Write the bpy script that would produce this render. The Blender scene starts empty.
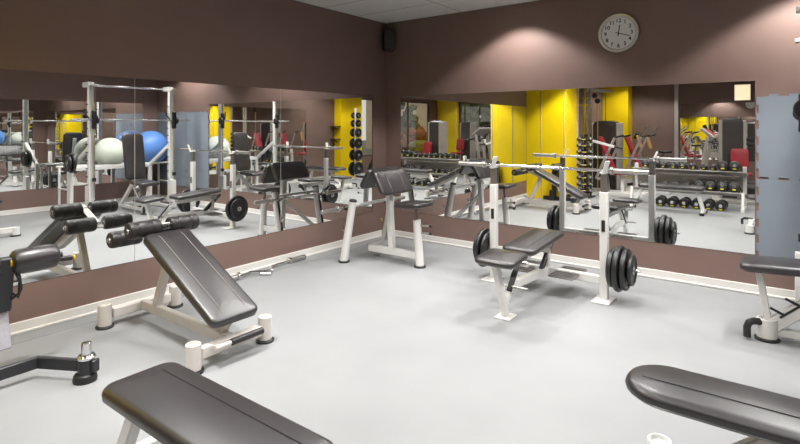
import bpy, bmesh, math, random
from mathutils import Vector as V, Matrix as M
random.seed(4)
PI = math.pi
C = bpy.context.scene.collection
SC = bpy.context.scene
R = math.radians

# ------------------------------------------------------------------ materials
def lin(c):
    return tuple(((v/255)/12.92 if v/255 <= .04045 else ((v/255+.055)/1.055)**2.4) for v in c) + (1,)
def mat(name, rgb, rough=.5, metal=0, spec=.5, noise=0, nscale=20, bump=0, bscale=200, coat=0, emit=0, rvar=0):
    m = bpy.data.materials.new(name); m.use_nodes = True
    nt = m.node_tree; b = nt.nodes['Principled BSDF']
    col = lin(rgb)
    b.inputs['Base Color'].default_value = col
    b.inputs['Roughness'].default_value = rough
    b.inputs['Metallic'].default_value = metal
    b.inputs['Specular IOR Level'].default_value = spec
    b.inputs['Coat Weight'].default_value = coat; b.inputs['Coat Roughness'].default_value = .38
    tc = nt.nodes.new('ShaderNodeTexCoord')
    if noise or rvar:
        n = nt.nodes.new('ShaderNodeTexNoise'); n.inputs['Scale'].default_value = nscale; n.inputs['Detail'].default_value = 5
        nt.links.new(tc.outputs['Object'], n.inputs['Vector'])
        if noise:
            r = nt.nodes.new('ShaderNodeValToRGB')
            r.color_ramp.elements[0].position = .3; r.color_ramp.elements[1].position = .7
            r.color_ramp.elements[0].color = tuple(max(0, c*(1-noise)) for c in col[:3]) + (1,)
            r.color_ramp.elements[1].color = tuple(min(1, c*(1+noise)) for c in col[:3]) + (1,)
            nt.links.new(n.outputs['Fac'], r.inputs['Fac']); nt.links.new(r.outputs['Color'], b.inputs['Base Color'])
        if rvar:
            mr = nt.nodes.new('ShaderNodeMapRange'); mr.inputs['To Min'].default_value = rough-rvar; mr.inputs['To Max'].default_value = rough+rvar
            nt.links.new(n.outputs['Fac'], mr.inputs['Value']); nt.links.new(mr.outputs['Result'], b.inputs['Roughness'])
    if bump:
        n2 = nt.nodes.new('ShaderNodeTexNoise'); n2.inputs['Scale'].default_value = bscale; n2.inputs['Detail'].default_value = 3
        nt.links.new(tc.outputs['Object'], n2.inputs['Vector'])
        bp = nt.nodes.new('ShaderNodeBump'); bp.inputs['Strength'].default_value = bump; bp.inputs['Distance'].default_value = .004
        nt.links.new(n2.outputs['Fac'], bp.inputs['Height']); nt.links.new(bp.outputs['Normal'], b.inputs['Normal'])
    if emit:
        b.inputs['Emission Color'].default_value = col; b.inputs['Emission Strength'].default_value = emit
    return m

WALL = mat('brown_wall_paint', (124, 101, 93), .55, noise=.04, nscale=3, bump=.12, bscale=160)
FLOOR = mat('grey_rubber_floor', (151, 152, 153), .45, spec=.3, noise=.055, nscale=1.6, bump=.04, bscale=300, rvar=.06)
GREYSTRIP = mat('grey_floor_strip', (140, 142, 143), .45, noise=.03, nscale=4)
SKIRT = mat('white_skirting', (226, 222, 216), .4)
YEL = mat('yellow_wall_paint', (255, 216, 0), .45, noise=.03, nscale=2)
WHITE = mat('white_powder_coat', (228, 226, 222), .32, noise=.02, nscale=9)
CREAM = mat('cream_powder_coat', (219, 212, 205), .35, noise=.03, nscale=9)
VINYL = mat('black_vinyl', (36, 32, 34), .35, spec=.7, coat=.4, bump=.10, bscale=420, rvar=.05, nscale=14)
FOAM = mat('black_foam_vinyl', (38, 35, 35), .38, spec=.5, bump=.1, bscale=300)
STITCH = mat('grey_stitching', (165, 156, 152), .7)
SEAMD = mat('dark_stitching', (22, 19, 19), .7)
RUB = mat('black_rubber', (28, 27, 28), .5, noise=.1, nscale=30)
PLATE = mat('black_rubber_plate', (26, 26, 28), .36, spec=.6, noise=.1, nscale=20)
DARK = mat('dark_grey_paint', (40, 40, 44), .42, noise=.06, nscale=20)
BLK = mat('black_plastic', (22, 22, 24), .45, noise=.05, nscale=20)
CHR = mat('chrome', (225, 225, 226), .14, metal=1, rvar=.03, nscale=40)
STEEL = mat('brushed_steel', (190, 188, 184), .3, metal=1, noise=.05, nscale=60)
TELE = mat('grey_inner_tube', (128, 122, 116), .35, metal=.6, noise=.04, nscale=30)
GFOAM = mat('grey_blue_foam', (125, 132, 141), .75, spec=.25, bump=.3, bscale=260, noise=.03, nscale=5)
BLUEB = mat('blue_vinyl_ball', (96, 142, 212), .3, spec=.5, noise=.03, nscale=4)
WHITB = mat('pale_vinyl_ball', (208, 214, 200), .32, noise=.02, nscale=4)
RED = mat('red_vinyl', (150, 32, 44), .4, bump=.1, bscale=300, noise=.04, nscale=10)
TAN = mat('tan_vinyl', (196, 150, 86), .45, noise=.04, nscale=10)
YMARK = mat('yellow_marking', (212, 200, 40), .5)
YTIP = mat('yellow_plastic', (214, 170, 30), .4)
CEIL = mat('ceiling_tile', (228, 225, 220), .8, noise=.02, nscale=6)
RIBBED = mat('grey_ribbed_rubber', (104, 98, 94), .5)
SMOKE = mat('smoked_panel', (66, 62, 60), .25, noise=.05, nscale=8)
SILV = mat('silver_shroud', (186, 180, 174), .35, metal=.3, noise=.03, nscale=8)
CLOCKF = mat('clock_face', (226, 226, 226), .5)
CLOCKR = mat('clock_rim', (206, 202, 192), .28, metal=.6)
INK = mat('black_ink', (18, 18, 18), .5)
LAMP = mat('lamp_diffuser', (255, 246, 230), .5, emit=6)
BOXL = mat('lit_sign_panel', (255, 236, 198), .5, emit=.95, noise=.06, nscale=9)
LEAF1 = mat('dark_leaves', (58, 66, 34), .8, noise=.5, nscale=3)
LEAF2 = mat('rust_leaves', (140, 74, 46), .8, noise=.5, nscale=3)
LEAF3 = mat('olive_hedge', (126, 120, 40), .8, noise=.4, nscale=5)
BARK = mat('bark', (70, 56, 44), .8, noise=.3, nscale=10)
FRAMEM = mat('brown_window_frame', (86, 66, 56), .5)
GROUND = mat('outside_paving', (110, 104, 96), .8, noise=.2, nscale=2)
SCREEN = mat('console_screen', (190, 60, 60), .3, noise=.5, nscale=30)
STONE = mat('pale_render', (196, 180, 160), .8, noise=.1, nscale=2)

# tile seams on the ceiling (procedural)
def add_bricks(m, scale, w, h, rgb2):
    nt = m.node_tree; b = nt.nodes['Principled BSDF']
    tc = nt.nodes.new('ShaderNodeTexCoord'); br = nt.nodes.new('ShaderNodeTexBrick')
    br.offset = 0; br.inputs['Scale'].default_value = scale; br.inputs['Brick Width'].default_value = w; br.inputs['Row Height'].default_value = h
    br.inputs['Mortar Size'].default_value = .006
    c = b.inputs['Base Color'].default_value
    br.inputs['Color1'].default_value = c; br.inputs['Color2'].default_value = tuple(v*.97 for v in c[:3])+(1,); br.inputs['Mortar'].default_value = lin(rgb2)
    nt.links.new(tc.outputs['Object'], br.inputs['Vector']); nt.links.new(br.outputs['Color'], b.inputs['Base Color'])
add_bricks(CEIL, 1, 1.2, .6, (140, 138, 134))

# diamond tread plate
TREAD = mat('tread_plate', (178, 175, 184), .4, metal=.3)
def tread(m):
    nt = m.node_tree; b = nt.nodes['Principled BSDF']
    tc = nt.nodes.new('ShaderNodeTexCoord'); ch = nt.nodes.new('ShaderNodeTexVoronoi'); ch.inputs['Scale'].default_value = 70
    mp = nt.nodes.new('ShaderNodeMapping'); mp.inputs['Rotation'].default_value = (0, 0, R(45)); mp.inputs['Scale'].default_value = (1, 1.0, .45)
    bp = nt.nodes.new('ShaderNodeBump'); bp.inputs['Strength'].default_value = .5; bp.inputs['Distance'].default_value = .004
    nt.links.new(tc.outputs['Object'], mp.inputs['Vector']); nt.links.new(mp.outputs['Vector'], ch.inputs['Vector'])
    nt.links.new(ch.outputs['Distance'], bp.inputs['Height']); nt.links.new(bp.outputs['Normal'], b.inputs['Normal'])
tread(TREAD)

# mirror glass and window glass
MIR = bpy.data.materials.new('mirror_glass'); MIR.use_nodes = True
_n = MIR.node_tree; _n.nodes.clear()
_o = _n.nodes.new('ShaderNodeOutputMaterial'); _g = _n.nodes.new('ShaderNodeBsdfGlossy')
_g.inputs['Roughness'].default_value = 0; _g.inputs['Color'].default_value = (.93, .94, .93, 1)
_n.links.new(_g.outputs['BSDF'], _o.inputs['Surface'])
GLASS = bpy.data.materials.new('window_glass'); GLASS.use_nodes = True
_n = GLASS.node_tree; _n.nodes.clear()
_o = _n.nodes.new('ShaderNodeOutputMaterial'); _g = _n.nodes.new('ShaderNodeBsdfGlossy'); _t = _n.nodes.new('ShaderNodeBsdfTransparent'); _x = _n.nodes.new('ShaderNodeMixShader')
_g.inputs['Roughness'].default_value = .02; _x.inputs['Fac'].default_value = .1
_n.links.new(_t.outputs[0], _x.inputs[1]); _n.links.new(_g.outputs[0], _x.inputs[2]); _n.links.new(_x.outputs[0], _o.inputs['Surface'])

# ------------------------------------------------------------------ mesh builder
def frame(p0, p1, up=V((0, 0, 1))):
    p0, p1 = V(p0), V(p1); d = (p1-p0); L = d.length; d = d/L
    if abs(d.dot(up)) > .98: up = V((0, 1, 0))
    s = up.cross(d).normalized(); u = d.cross(s)
    return M(((d.x, s.x, u.x, p0.x), (d.y, s.y, u.y, p0.y), (d.z, s.z, u.z, p0.z), (0, 0, 0, 1))), L
def T(x=0, y=0, z=0, rx=0, ry=0, rz=0):
    return M.Translation((x, y, z)) @ M.Rotation(R(rz), 4, 'Z') @ M.Rotation(R(ry), 4, 'Y') @ M.Rotation(R(rx), 4, 'X')
class MB:
    def __init__(s): s.bm = bmesh.new()
    def _ring(s, pts): return [s.bm.verts.new(p) for p in pts]
    def _skin(s, rings, cap0=True, cap1=True):
        for a, b in zip(rings, rings[1:]):
            n = len(a)
            for i in range(n): s.bm.faces.new((a[i], a[(i+1) % n], b[(i+1) % n], b[i]))
        if cap0: s.bm.faces.new(list(reversed(rings[0])))
        if cap1: s.bm.faces.new(rings[-1])
    def prof(s, outline, layers, Mx=M()):
        """outline(inset)->2D points; layers [(z, inset)]"""
        s._skin([s._ring([Mx @ V((x, y, z)) for x, y in outline(ins)]) for z, ins in layers]); return s
    def box(s, c, d, bev=.004, rot=(0, 0, 0)):
        return s.rbox(T(*c, *rot), d, min(bev, min(d)*.3))
    def rbox(s, Mx, d, bev=.004):
        a, b, h = d[0]/2, d[1]/2, d[2]/2
        def o(i):
            x, y, c = a-i, b-i, bev
            return [(x, y-c), (x-c, y), (-x+c, y), (-x, y-c), (-x, -y+c), (-x+c, -y), (x-c, -y), (x, -y+c)]
        return s.prof(o, [(-h, bev), (-h+bev, 0), (h-bev, 0), (h, bev)], Mx)
    def beam(s, p0, p1, w, h=None, bev=.005, up=V((0, 0, 1))):
        h = h or w; F, L = frame(p0, p1, up)
        return s.rbox(F @ M.Translation((L/2, 0, 0)), (L, w, h), min(bev, w*.3, h*.3))
    def cyl(s, p0, p1, r, r2=None, n=16, bev=0):
        F, L = frame(p0, p1); r2 = r if r2 is None else r2
        prof = [(0, r), (L, r2)] if not bev else [(0, r-bev), (bev, r), (L-bev, r2), (L, r2-bev)]
        return s.lathe(F, prof, n)
    def lathe(s, F, prof, n=24, cap=True):
        rings = []
        for t, r in prof:
            rings.append(s._ring([F @ V((t, r*math.cos(2*PI*i/n), r*math.sin(2*PI*i/n))) for i in range(n)]))
        s._skin(rings, cap, cap); return s
    def tube(s, pts, r, n=10):
        pts = [V(p) for p in pts]; rings = []
        for i, p in enumerate(pts):
            d = (pts[min(i+1, len(pts)-1)]-pts[max(i-1, 0)]).normalized()
            if i == 0: up = V((0, 0, 1)) if abs(d.z) < .9 else V((0, 1, 0))
            a = up.cross(d).normalized(); up = d.cross(a)
            rings.append(s._ring([p+a*r*math.cos(2*PI*k/n)+up*r*math.sin(2*PI*k/n) for k in range(n)]))
        s._skin(rings); return s
    def torus(s, c, axis, Rr, r, n=28, k=8):
        F, _ = frame(c, V(c)+V(axis))
        rings = [[s.bm.verts.new(F @ V((r*math.sin(2*PI*j/k), (Rr+r*math.cos(2*PI*j/k))*math.cos(2*PI*i/n), (Rr+r*math.cos(2*PI*j/k))*math.sin(2*PI*i/n)))) for j in range(k)] for i in range(n)]
        for i in range(n):
            a, b = rings[i], rings[(i+1) % n]
            for j in range(k): s.bm.faces.new((a[j], a[(j+1) % k], b[(j+1) % k], b[j]))
        return s
    def sphere(s, c, r, u=32, v=18):
        bmesh.ops.create_uvsphere(s.bm, u_segments=u, v_segments=v, radius=r, matrix=M.Translation(c)); return s
    def pad(s, Mx, L, W, Th, rc=.05, re=.022, crown=.008, taper=0):
        """upholstered pad: plan L x W, thickness Th, its underside at z=0"""
        def o(i):
            a, b = L/2-i, W/2-i; c = max(.006, min(rc-i*.6, a*.98, b*.98)); pts = []
            for sx, sy, t0 in ((1, 1, 0), (-1, 1, 90), (-1, -1, 180), (1, -1, 270)):
                for k in range(7):
                    t = R(t0+15*k); x = sx*(a-c)+c*math.cos(t); y = sy*(b-c)+c*math.sin(t)
                    pts.append((x, y*(1-taper*x/L)))
            return pts
        lay = [(0, re*.6), (re*.5, .002), (re, 0)]
        for k in range(0, 6):
            t = R(18*k); lay.append((Th-re+re*math.sin(t), re*(1-math.cos(t))))
        lay += [(Th+crown*.6, re+min(L, W)*.14), (Th+crown*.9, re+min(L, W)*.26), (Th+crown, min(L, W)*.45)]
        return s.prof(o, lay, Mx)
    def poly(s, pts, z0, z1, Mx=M()):
        s._skin([s._ring([Mx @ V((x, y, z)) for x, y in pts]) for z in (z0, z1)]); return s
    def build(s, name, m, parent=None, smooth=32):
        bm = s.bm; bmesh.ops.recalc_face_normals(bm, faces=bm.faces)
        lim = R(smooth)
        for f in bm.faces: f.smooth = True
        for e in bm.edges:
            if len(e.link_faces) == 2 and e.calc_face_angle(0) > lim: e.smooth = False
        me = bpy.data.meshes.new(name); bm.to_mesh(me); bm.free(); me.materials.append(m)
        o = bpy.data.objects.new(name, me); C.objects.link(o)
        if parent: o.parent = parent
        return o
def tag(o, label, cat, group=None, kind=None):
    o['label'] = label; o['category'] = cat
    if group: o['group'] = group
    if kind: o['kind'] = kind
    return o
def thing(name, label, cat, loc=(0, 0, 0), rz=0, group=None):
    o = bpy.data.objects.new(name, None); o.empty_display_size = .1; C.objects.link(o)
    o.location = loc; o.rotation_euler = (0, 0, R(rz)); return tag(o, label, cat, group)
def struct(name, mb, m, label=None, parent=None):
    o = mb.build(name, m, parent)
    if not parent: o['kind'] = 'structure'
    if label: o['label'] = label
    return o
def dup(o, parent=None, **kw):
    c = o.copy(); C.objects.link(c)
    if parent: c.parent = parent
    for ch in list(o.children): dup(ch, c)
    if 'loc' in kw: c.location = kw['loc']
    if 'rz' in kw: c.rotation_euler = (0, 0, R(kw['rz']))
    if 'rot' in kw: c.rotation_euler = kw['rot']
    if 'label' in kw: c['label'] = kw['label']
    if 'group' in kw: c['group'] = kw['group']
    return c

# ------------------------------------------------------------------ the setting
W_, D_, H_ = 6.06, 10.8, 2.91
t = .15
struct('floor', MB().box((W_/2, -D_/2, -.05), (W_+.3, D_+.3, .1), .001), FLOOR)
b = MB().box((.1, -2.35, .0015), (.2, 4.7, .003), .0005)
struct('floor_strip', b, GREYSTRIP)  # flat strip along the left wall, slightly darker grey than the floor
struct('ceiling', MB().box((W_/2, -D_/2, H_+.05), (W_+.3, D_+.3, .1), .001), CEIL)
struct('wall_left', MB().box((-t/2, -D_/2, H_/2), (t, D_+.3, H_), .001), WALL)
struct('wall_back', MB().box((W_/2, t/2, H_/2), (W_, t, H_), .001), WALL)
# right wall with a window y -6.3 .. -10.2
wy0, wy1, wz0, wz1 = -6.35, -10.2, .55, 2.35
b = MB()
b.box((W_+t/2, (wy0+.15)/2, H_/2), (t, -wy0+.15, H_), .001)
b.box((W_+t/2, (wy1-D_-.15)/2, H_/2), (t, D_+.15+wy1, H_), .001)
b.box((W_+t/2, (wy0+wy1)/2, wz0/2), (t, wy0-wy1, wz0), .001)
b.box((W_+t/2, (wy0+wy1)/2, (wz1+H_)/2), (t, wy0-wy1, H_-wz1), .001)
struct('wall_right', b, WALL)
# front wall with a window x 3.95 .. 5.2
fx0, fx1 = 3.80, 5.2
b = MB()
b.box((fx0/2, -D_-t/2, H_/2), (fx0, t, H_), .001)
b.box(((fx1+W_)/2, -D_-t/2, H_/2), (W_-fx1, t, H_), .001)
b.box(((fx0+fx1)/2, -D_-t/2, wz0/2), (fx1-fx0, t, wz0), .001)
b.box(((fx0+fx1)/2, -D_-t/2, (wz1+H_)/2), (fx1-fx0, t, H_-wz1), .001)
struct('wall_front', b, WALL)
def window(name, p0, p1, n):
    p0, p1 = V(p0), V(p1); fr = MB(); d = (p1-p0); d.z = 0; L = d.length; d /= L
    w = .045
    for z in (p0.z+w/2, p1.z-w/2): fr.beam((p0.x, p0.y, z), (p1.x, p1.y, z), .08, w)
    for k in range(n+1):
        q = p0+d*(w/2+(L-w)*k/n); fr.beam((q.x, q.y, p0.z), (q.x, q.y, p1.z), w, .06)
    o = fr.build(name, FRAMEM); o['kind'] = 'structure'
    for k in range(n):
        a = p0+d*(w+(L-w)*k/n); e = p0+d*((L-w)*(k+1)/n)
        MB().beam((a.x, a.y, (p0.z+p1.z)/2), (e.x, e.y, (p0.z+p1.z)/2), .01, p1.z-p0.z-2*w, .001).build('pane', GLASS, o)
    return o
window('window_1', (W_+.07, wy0, wz0), (W_+.07, wy1, wz1), 3)
window('window_2', (fx0, -D_-.07, wz0), (fx1, -D_-.07, wz1), 1)
# yellow painted walls
struct('wall_yellow', MB().box((.42, -5.09, H_/2), (.84, .66, H_), .003), YEL)
struct('trim_2', MB().box((.845, -5.445, H_/2), (.05, .05, H_), .003), SILV)
struct('trim_3', MB().box((.325, -4.757, H_/2), (.012, .008, H_), .001), SILV)
struct('trim_4', MB().box((.80, -4.757, 1.12), (.012, .008, 2.24), .001), SILV)
struct('column_3', MB().box((.35, -D_+.25, H_/2), (.70, .5, H_), .003), YEL)
struct('column_1', MB().box((W_-.13, -5.68, H_/2), (.26, .9, H_), .003), YEL)
struct('trim_5', MB().box((1.88, -D_+.05, H_/2), (.10, .10, H_), .003), SILV)
struct('column_2', MB().box((5.64, -D_+.06, H_/2), (.84, .12, H_), .003), YEL)
# skirting boards
def skirt(name, p0, p1, nrm):
    p0, p1, nrm = V(p0), V(p1), V(nrm); b = MB()
    b.beam(p0+nrm*.009+V((0, 0, .0425)), p1+nrm*.009+V((0, 0, .0425)), .018, .085, .003)
    b.beam(p0+nrm*.02+V((0, 0, .012)), p1+nrm*.02+V((0, 0, .012)), .022, .024, .006)
    return struct(name, b, SKIRT)
skirt('baseboard_left', (0, 0, 0), (0, -4.76, 0), (1, 0, 0))
skirt('baseboard_back', (.032, 0, 0), (W_, 0, 0), (0, -1, 0))
skirt('baseboard_right', (W_, -.032, 0), (W_, -5.2, 0), (-1, 0, 0))

# ------------------------------------------------------------------ wall mirrors
MG = 'frameless mirror panels of the left wall'
def mirror(label, mx, size, group=None, rc=.002):
    o = thing('wall_mirror', label, 'mirror', mx, 0, group)
    a, b_ = size
    MB().box((0, 0, 0), (a if a > .02 else .004, b_ if b_ > .02 else .004, 1.55), .0004).build('glass', MIR, o)
    return o
zc = .352+1.55/2
YM = (-.279, -1.853, -3.435, -5.0)
LM = ('mirror panel of the left wall nearest the room corner, above the curl bench',
      'middle mirror panel of the left wall, between the two vertical seams',
      'mirror panel at the left photo edge, behind the dark leg machine')
for i in range(3):
    y0, y1 = YM[i]-.0012*(i > 0), YM[i+1]+.0012
    if i == 2: y1 = -4.74
    o = mirror(LM[i], (.0025, (y0+y1)/2, zc), (.005, abs(y1-y0)), MG)
    if i < 2: MB().box((.0016, -abs(y1-y0)/2-.0012, 0), (.003, .004, 1.55), .0004).build('edge_strip', SILV, o)
mirror('wide mirror on the back wall under the clock', ((.258+4.204)/2, -.0025, zc), (4.204-.258, .005))
mirror('mirror on the right wall beside the ball rack', (W_-.0025, -2.23, zc+.05), (.005, 3.82))
mirror('far mirror on the front wall under the lit panel', (2.87, -D_+.0025, zc+.22), (1.8, .005))

# ------------------------------------------------------------------ foam tiles (interlocking)
def tile_mesh(w, h):
    p = .073; tt = .018; pts = []
    nx = max(1, round(w/p)); nz = max(1, round(h/p))
    def edge(a, b_, n, out):
        a, b_ = V(a), V(b_); d = (b_-a)/n; o = V(out)*tt
        res = []
        for k in range(n):
            s0 = a+d*k
            if k % 2 == 0: res += [s0+d*.06, s0+d*.0+o, s0+d*1.0+o, s0+d*.94]
        return [tuple(q) for q in res]
    pts += edge((0, h), (0, 0), nz, (-1, 0)); pts += [(0, 0), (w, 0), (w, h)]
    top = edge((w, h), (0, h), nx, (0, 1)); pts += top
    m = MB(); bm = m.bm
    a = [bm.verts.new((x, -.0005, z)) for x, z in pts]; c = [bm.verts.new((x, -.012, z)) for x, z in pts]
    n = len(pts)
    for i in range(n): bm.faces.new((a[i], a[(i+1) % n], c[(i+1) % n], c[i]))
    bm.faces.new(a); bm.faces.new(list(reversed(c)))
    return m
names = (('lower', 'upper'))
for r_ in range(2):
    for c_ in range(3):
        x0 = 4.232+.73*c_; w = .712 if c_ < 2 else W_-x0-.02
        if c_ == 2 and w < .2: continue
        o = tile_mesh(w, .712).build('foam_tile', GFOAM); o.location = (x0, 0, .318+.73*r_)
        tag(o, '%s grey interlocking foam tile on the back wall, %s' % (names[r_], ('next to the wide mirror', 'second from the mirror', 'in the right room corner')[c_]), 'foam tile', 'interlocking foam tiles right of the mirror')

# ------------------------------------------------------------------ clock and loudspeaker
def clock():
    o = thing('wall_clock', 'round white wall clock with silver rim showing twelve eighteen', 'clock', (3.05, -.002, 2.447))
    F, _ = frame((0, 0, 0), (0, -1, 0))
    MB().lathe(F, [(0, .155), (.028, .168), (.032, .172), (.032, .185), (.036, .195), (.02, .198), (0, .196)], 56, False).build('rim', CLOCKR, o)
    MB().lathe(F, [(.001, .17), (.018, .17)], 48).build('face', CLOCKF, o)
    for k in range(1, 13):
        cu = bpy.data.curves.new('num', 'FONT'); cu.body = str(k); cu.size = .054; cu.offset = .0011; cu.extrude = .0006; cu.align_x = 'CENTER'; cu.align_y = 'CENTER'
        tmp = bpy.data.objects.new('num', cu); C.objects.link(tmp)
        me = bpy.data.meshes.new_from_object(tmp); bpy.data.objects.remove(tmp)
        me.materials.append(INK); n = bpy.data.objects.new('numeral', me); C.objects.link(n); n.parent = o
        a = R(90-30*k); n.location = (.128*math.cos(a), -.0195, .128*math.sin(a)); n.rotation_euler = (R(90), 0, 0)
    tk = MB()
    for k in range(60):
        a = R(6*k); d = V((math.cos(a), 0, math.sin(a))); tk.beam(d*.158+V((0, -.019, 0)), d*.166+V((0, -.019, 0)), .0022, .0012, .0002)
    tk.build('minute_marks', INK, o)
    for nm, deg, L, w in (('hour_hand', 9, .085, .009), ('minute_hand', 108, .118, .007)):
        a = R(90-deg); d = V((math.cos(a), 0, math.sin(a))); y = -.0215 if nm[0] == 'h' else -.0235
        MB().beam(d*-.03+V((0, y, 0)), d*L+V((0, y, 0)), w, .0015, .0003, V((0, 1, 0))).build(nm, INK, o)
    MB().cyl((0, -.018, 0), (0, -.026, 0), .007).build('hub', INK, o)
clock()
def speaker():
    o = thing('wall_speaker', 'black loudspeaker mounted high in the room corner', 'speaker', (.13, -.105, 2.52), 45)
    MB().box((0, 0, .13), (.15, .19, .27), .012).build('cabinet', BLK, o)
    MB().box((0, -.098, .13), (.13, .008, .245), .003).build('grille', RUB, o)
    MB().beam((0, .02, .26), (.0, .13, .30), .03).build('bracket', BLK, o)
speaker()

# ------------------------------------------------------------------ weights
def plate(r, th, name='weight_plate'):
    """lies along +x from 0 to th; bore along x"""
    o = bpy.data.objects.new(name, None); C.objects.link(o)
    F = M(); w = th*.3
    MB().lathe(F, [(th*.12, .03), (th*.12, r*.3), (th*.30, r*.36), (th*.30, r*.72), (th*.02, r*.80), (0, r*.9), (th*.12, r*.97), (th*.35, r), (th*.65, r), (th*.88, r*.97), (th, r*.9), (th*.98, r*.80), (th*.70, r*.72), (th*.70, r*.36), (th*.88, r*.3), (th*.88, .03), (th*.5, .026)], 40, False).build('disc', PLATE, o)
    MB().lathe(F, [(th*.08, .018), (th*.08, .034), (th*.92, .034), (th*.92, .018)], 20, False).build('hub', STEEL, o)
    return o
def put_plate(r, th, loc, rz, label, group):
    o = plate(r, th); o.location = loc; o.rotation_euler = (0, 0, R(rz)); return tag(o, label, 'weight plate', group)
def dumbbell_parts(o, L, r, mark=True, hexa=False):
    """axis along y, centre at origin"""
    hl = L*.33; n = 6 if hexa else 22
    MB().cyl((0, -L/2+hl*.5, 0), (0, L/2-hl*.5, 0), .016, n=12).build('handle', CHR, o)
    for s in (-1, 1):
        F, _ = frame((0, s*(L/2-hl), 0), (0, s*L/2, 0))
        MB().lathe(F, [(0, r*.8), (hl*.15, r), (hl*.8, r), (hl*.95, r*.86), (hl, r*.62)], n).build('head', PLATE, o)
        F2, _ = frame((0, s*(L/2-.002), 0), (0, s*(L/2+.004), 0))
        MB().lathe(F2, [(0, r*.36), (.005, r*.32)], 14).build('end_cap', CHR, o)
        if mark:
            MB().box((0, s*(L/2-hl*.03), -r*.68), (r*.6, hl*.1, r*.26), .001).build('marking', YMARK, o)
    return o

# ------------------------------------------------------------------ foam roller on a rod
def roller(parent, c, L, r, name='roller', axis=(0, 1, 0)):
    c = V(c); a = V(axis); F, _ = frame(c-a*L/2, c+a*L/2)
    o = MB().lathe(F, [(0, r*.35), (0, r*.8), (.006, r*.93), (.02, r), (L*.27, r), (L*.285, r*.965), (L*.30, r), (L*.70, r), (L*.715, r*.965), (L*.73, r), (L-.02, r), (L-.006, r*.93), (L, r*.8), (L, r*.35)], 28).build(name, FOAM, parent)
    for s in (-1, 1):
        F2, _ = frame(c+a*s*L/2, c+a*s*(L/2+.01)); MB().lathe(F2, [(-.002, r*.34), (.004, r*.3)], 16).build('end_cap', STEEL, o)
    return o
def foot(parent, c, h=.175, r=.048, m=WHITE):
    o = MB().lathe(frame((c[0], c[1], .012), (c[0], c[1], h))[0], [(0, r), (h-.016, r), (h-.012, r-.004), (h-.012, r-.012), (h-.03, r-.016)], 24).build('foot', m, parent)
    F, _ = frame((c[0], c[1], 0), (c[0], c[1], .02)); MB().lathe(F, [(0, r+.014), (.012, r+.016), (.02, r+.004)], 28).build('rubber_ring', RUB, o)
    return o
def stitch(parent, pts, m=STITCH, r=.0016):
    return MB().tube(pts, r, 6).build('stitching', m, parent)

# ------------------------------------------------------------------ incline sit-up bench (left middle)
def situp():
    o = thing('sit_up_bench', 'incline sit-up bench with black pad and foam rollers standing by the left wall', 'exercise bench', (0, 0, 0))
    cy = -3.56
    MB().beam((.38, cy-.225, .095), (.38, cy+.225, .095), .055, .07).build('cross_tube', CREAM, o)
    MB().beam((1.54, cy-.225, .095), (1.54, cy+.225, .095), .055, .07).build('cross_tube', CREAM, o)
    MB().beam((.40, cy, .105), (1.52, cy, .105), .05, .07).build('base_tube', CREAM, o)
    for x, y in ((.38, cy-.28), (.37, cy+.28), (1.555, cy-.28), (1.53, cy+.28)): foot(o, (x, y), .175, .047, CREAM)
    MB().beam((.60, cy, .13), (.80, cy, .58), .05, .06).build('support_post', CREAM, o)
    MB().beam((1.44, cy, .13), (1.50, cy, .22), .05).build('stub_post', CREAM, o)
    # pad plane: from top (.80, .70) to bottom (1.64, .245)
    p0, p1 = V((.70, cy, .655)), V((1.585, cy, .21)); F, L = frame(p0, p1)
    MB().beam(p0+V((.04, 0, -.03)), p1+V((-.06, 0, .0)), .05, .05).build('pad_rail', CREAM, o)
    pd = MB().pad(F @ T(L/2, 0, .012), L, .36, .065, .05, .026, .012).build('pad', VINYL, o)
    for s in (-1, 1):
        stitch(pd, [F @ V((L*k/20, s*.085, .0895 if 1 < k < 19 else .080)) for k in range(1, 20)])
    # head of the frame: rod, plate link, rollers
    q1 = V((.68, cy, .745)); q2 = V((.40, cy, .645))
    MB().beam((.80, cy, .57), (.56, cy, .665), .05, .05).build('head_tube', CREAM, o)
    MB().beam((q1.x+.06, cy-.0, q1.z+.03), (q2.x-.05, cy, q2.z-.03), .06, .012).build('link_plate', CREAM, o)
    for q in (q1, q2):
        MB().cyl((q.x, cy-.27, q.z), (q.x, cy+.29, q.z), .014).build('rod', CHR, o)
        for s in (-1, 1): roller(o, (q.x, cy+.01+s*.152, q.z), .232, .062)
    MB().cyl((q1.x+.03, cy-.04, q1.z-.02), (q1.x+.03, cy+.04, q1.z-.02), .016).build('bolt', BLK, o)
    # grip at the low end
    MB().cyl((1.62, cy-.17, .125), (1.62, cy-.06, .125), .014).build('grip_rod', CREAM, o)
    MB().cyl((1.62, cy-.06, .125), (1.62, cy+.19, .125), .022, bev=.005).build('grip', FOAM, o)
    MB().beam((1.55, cy-.15, .115), (1.625, cy-.15, .125), .03).build('grip_bracket', CREAM, o)
situp()

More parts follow.
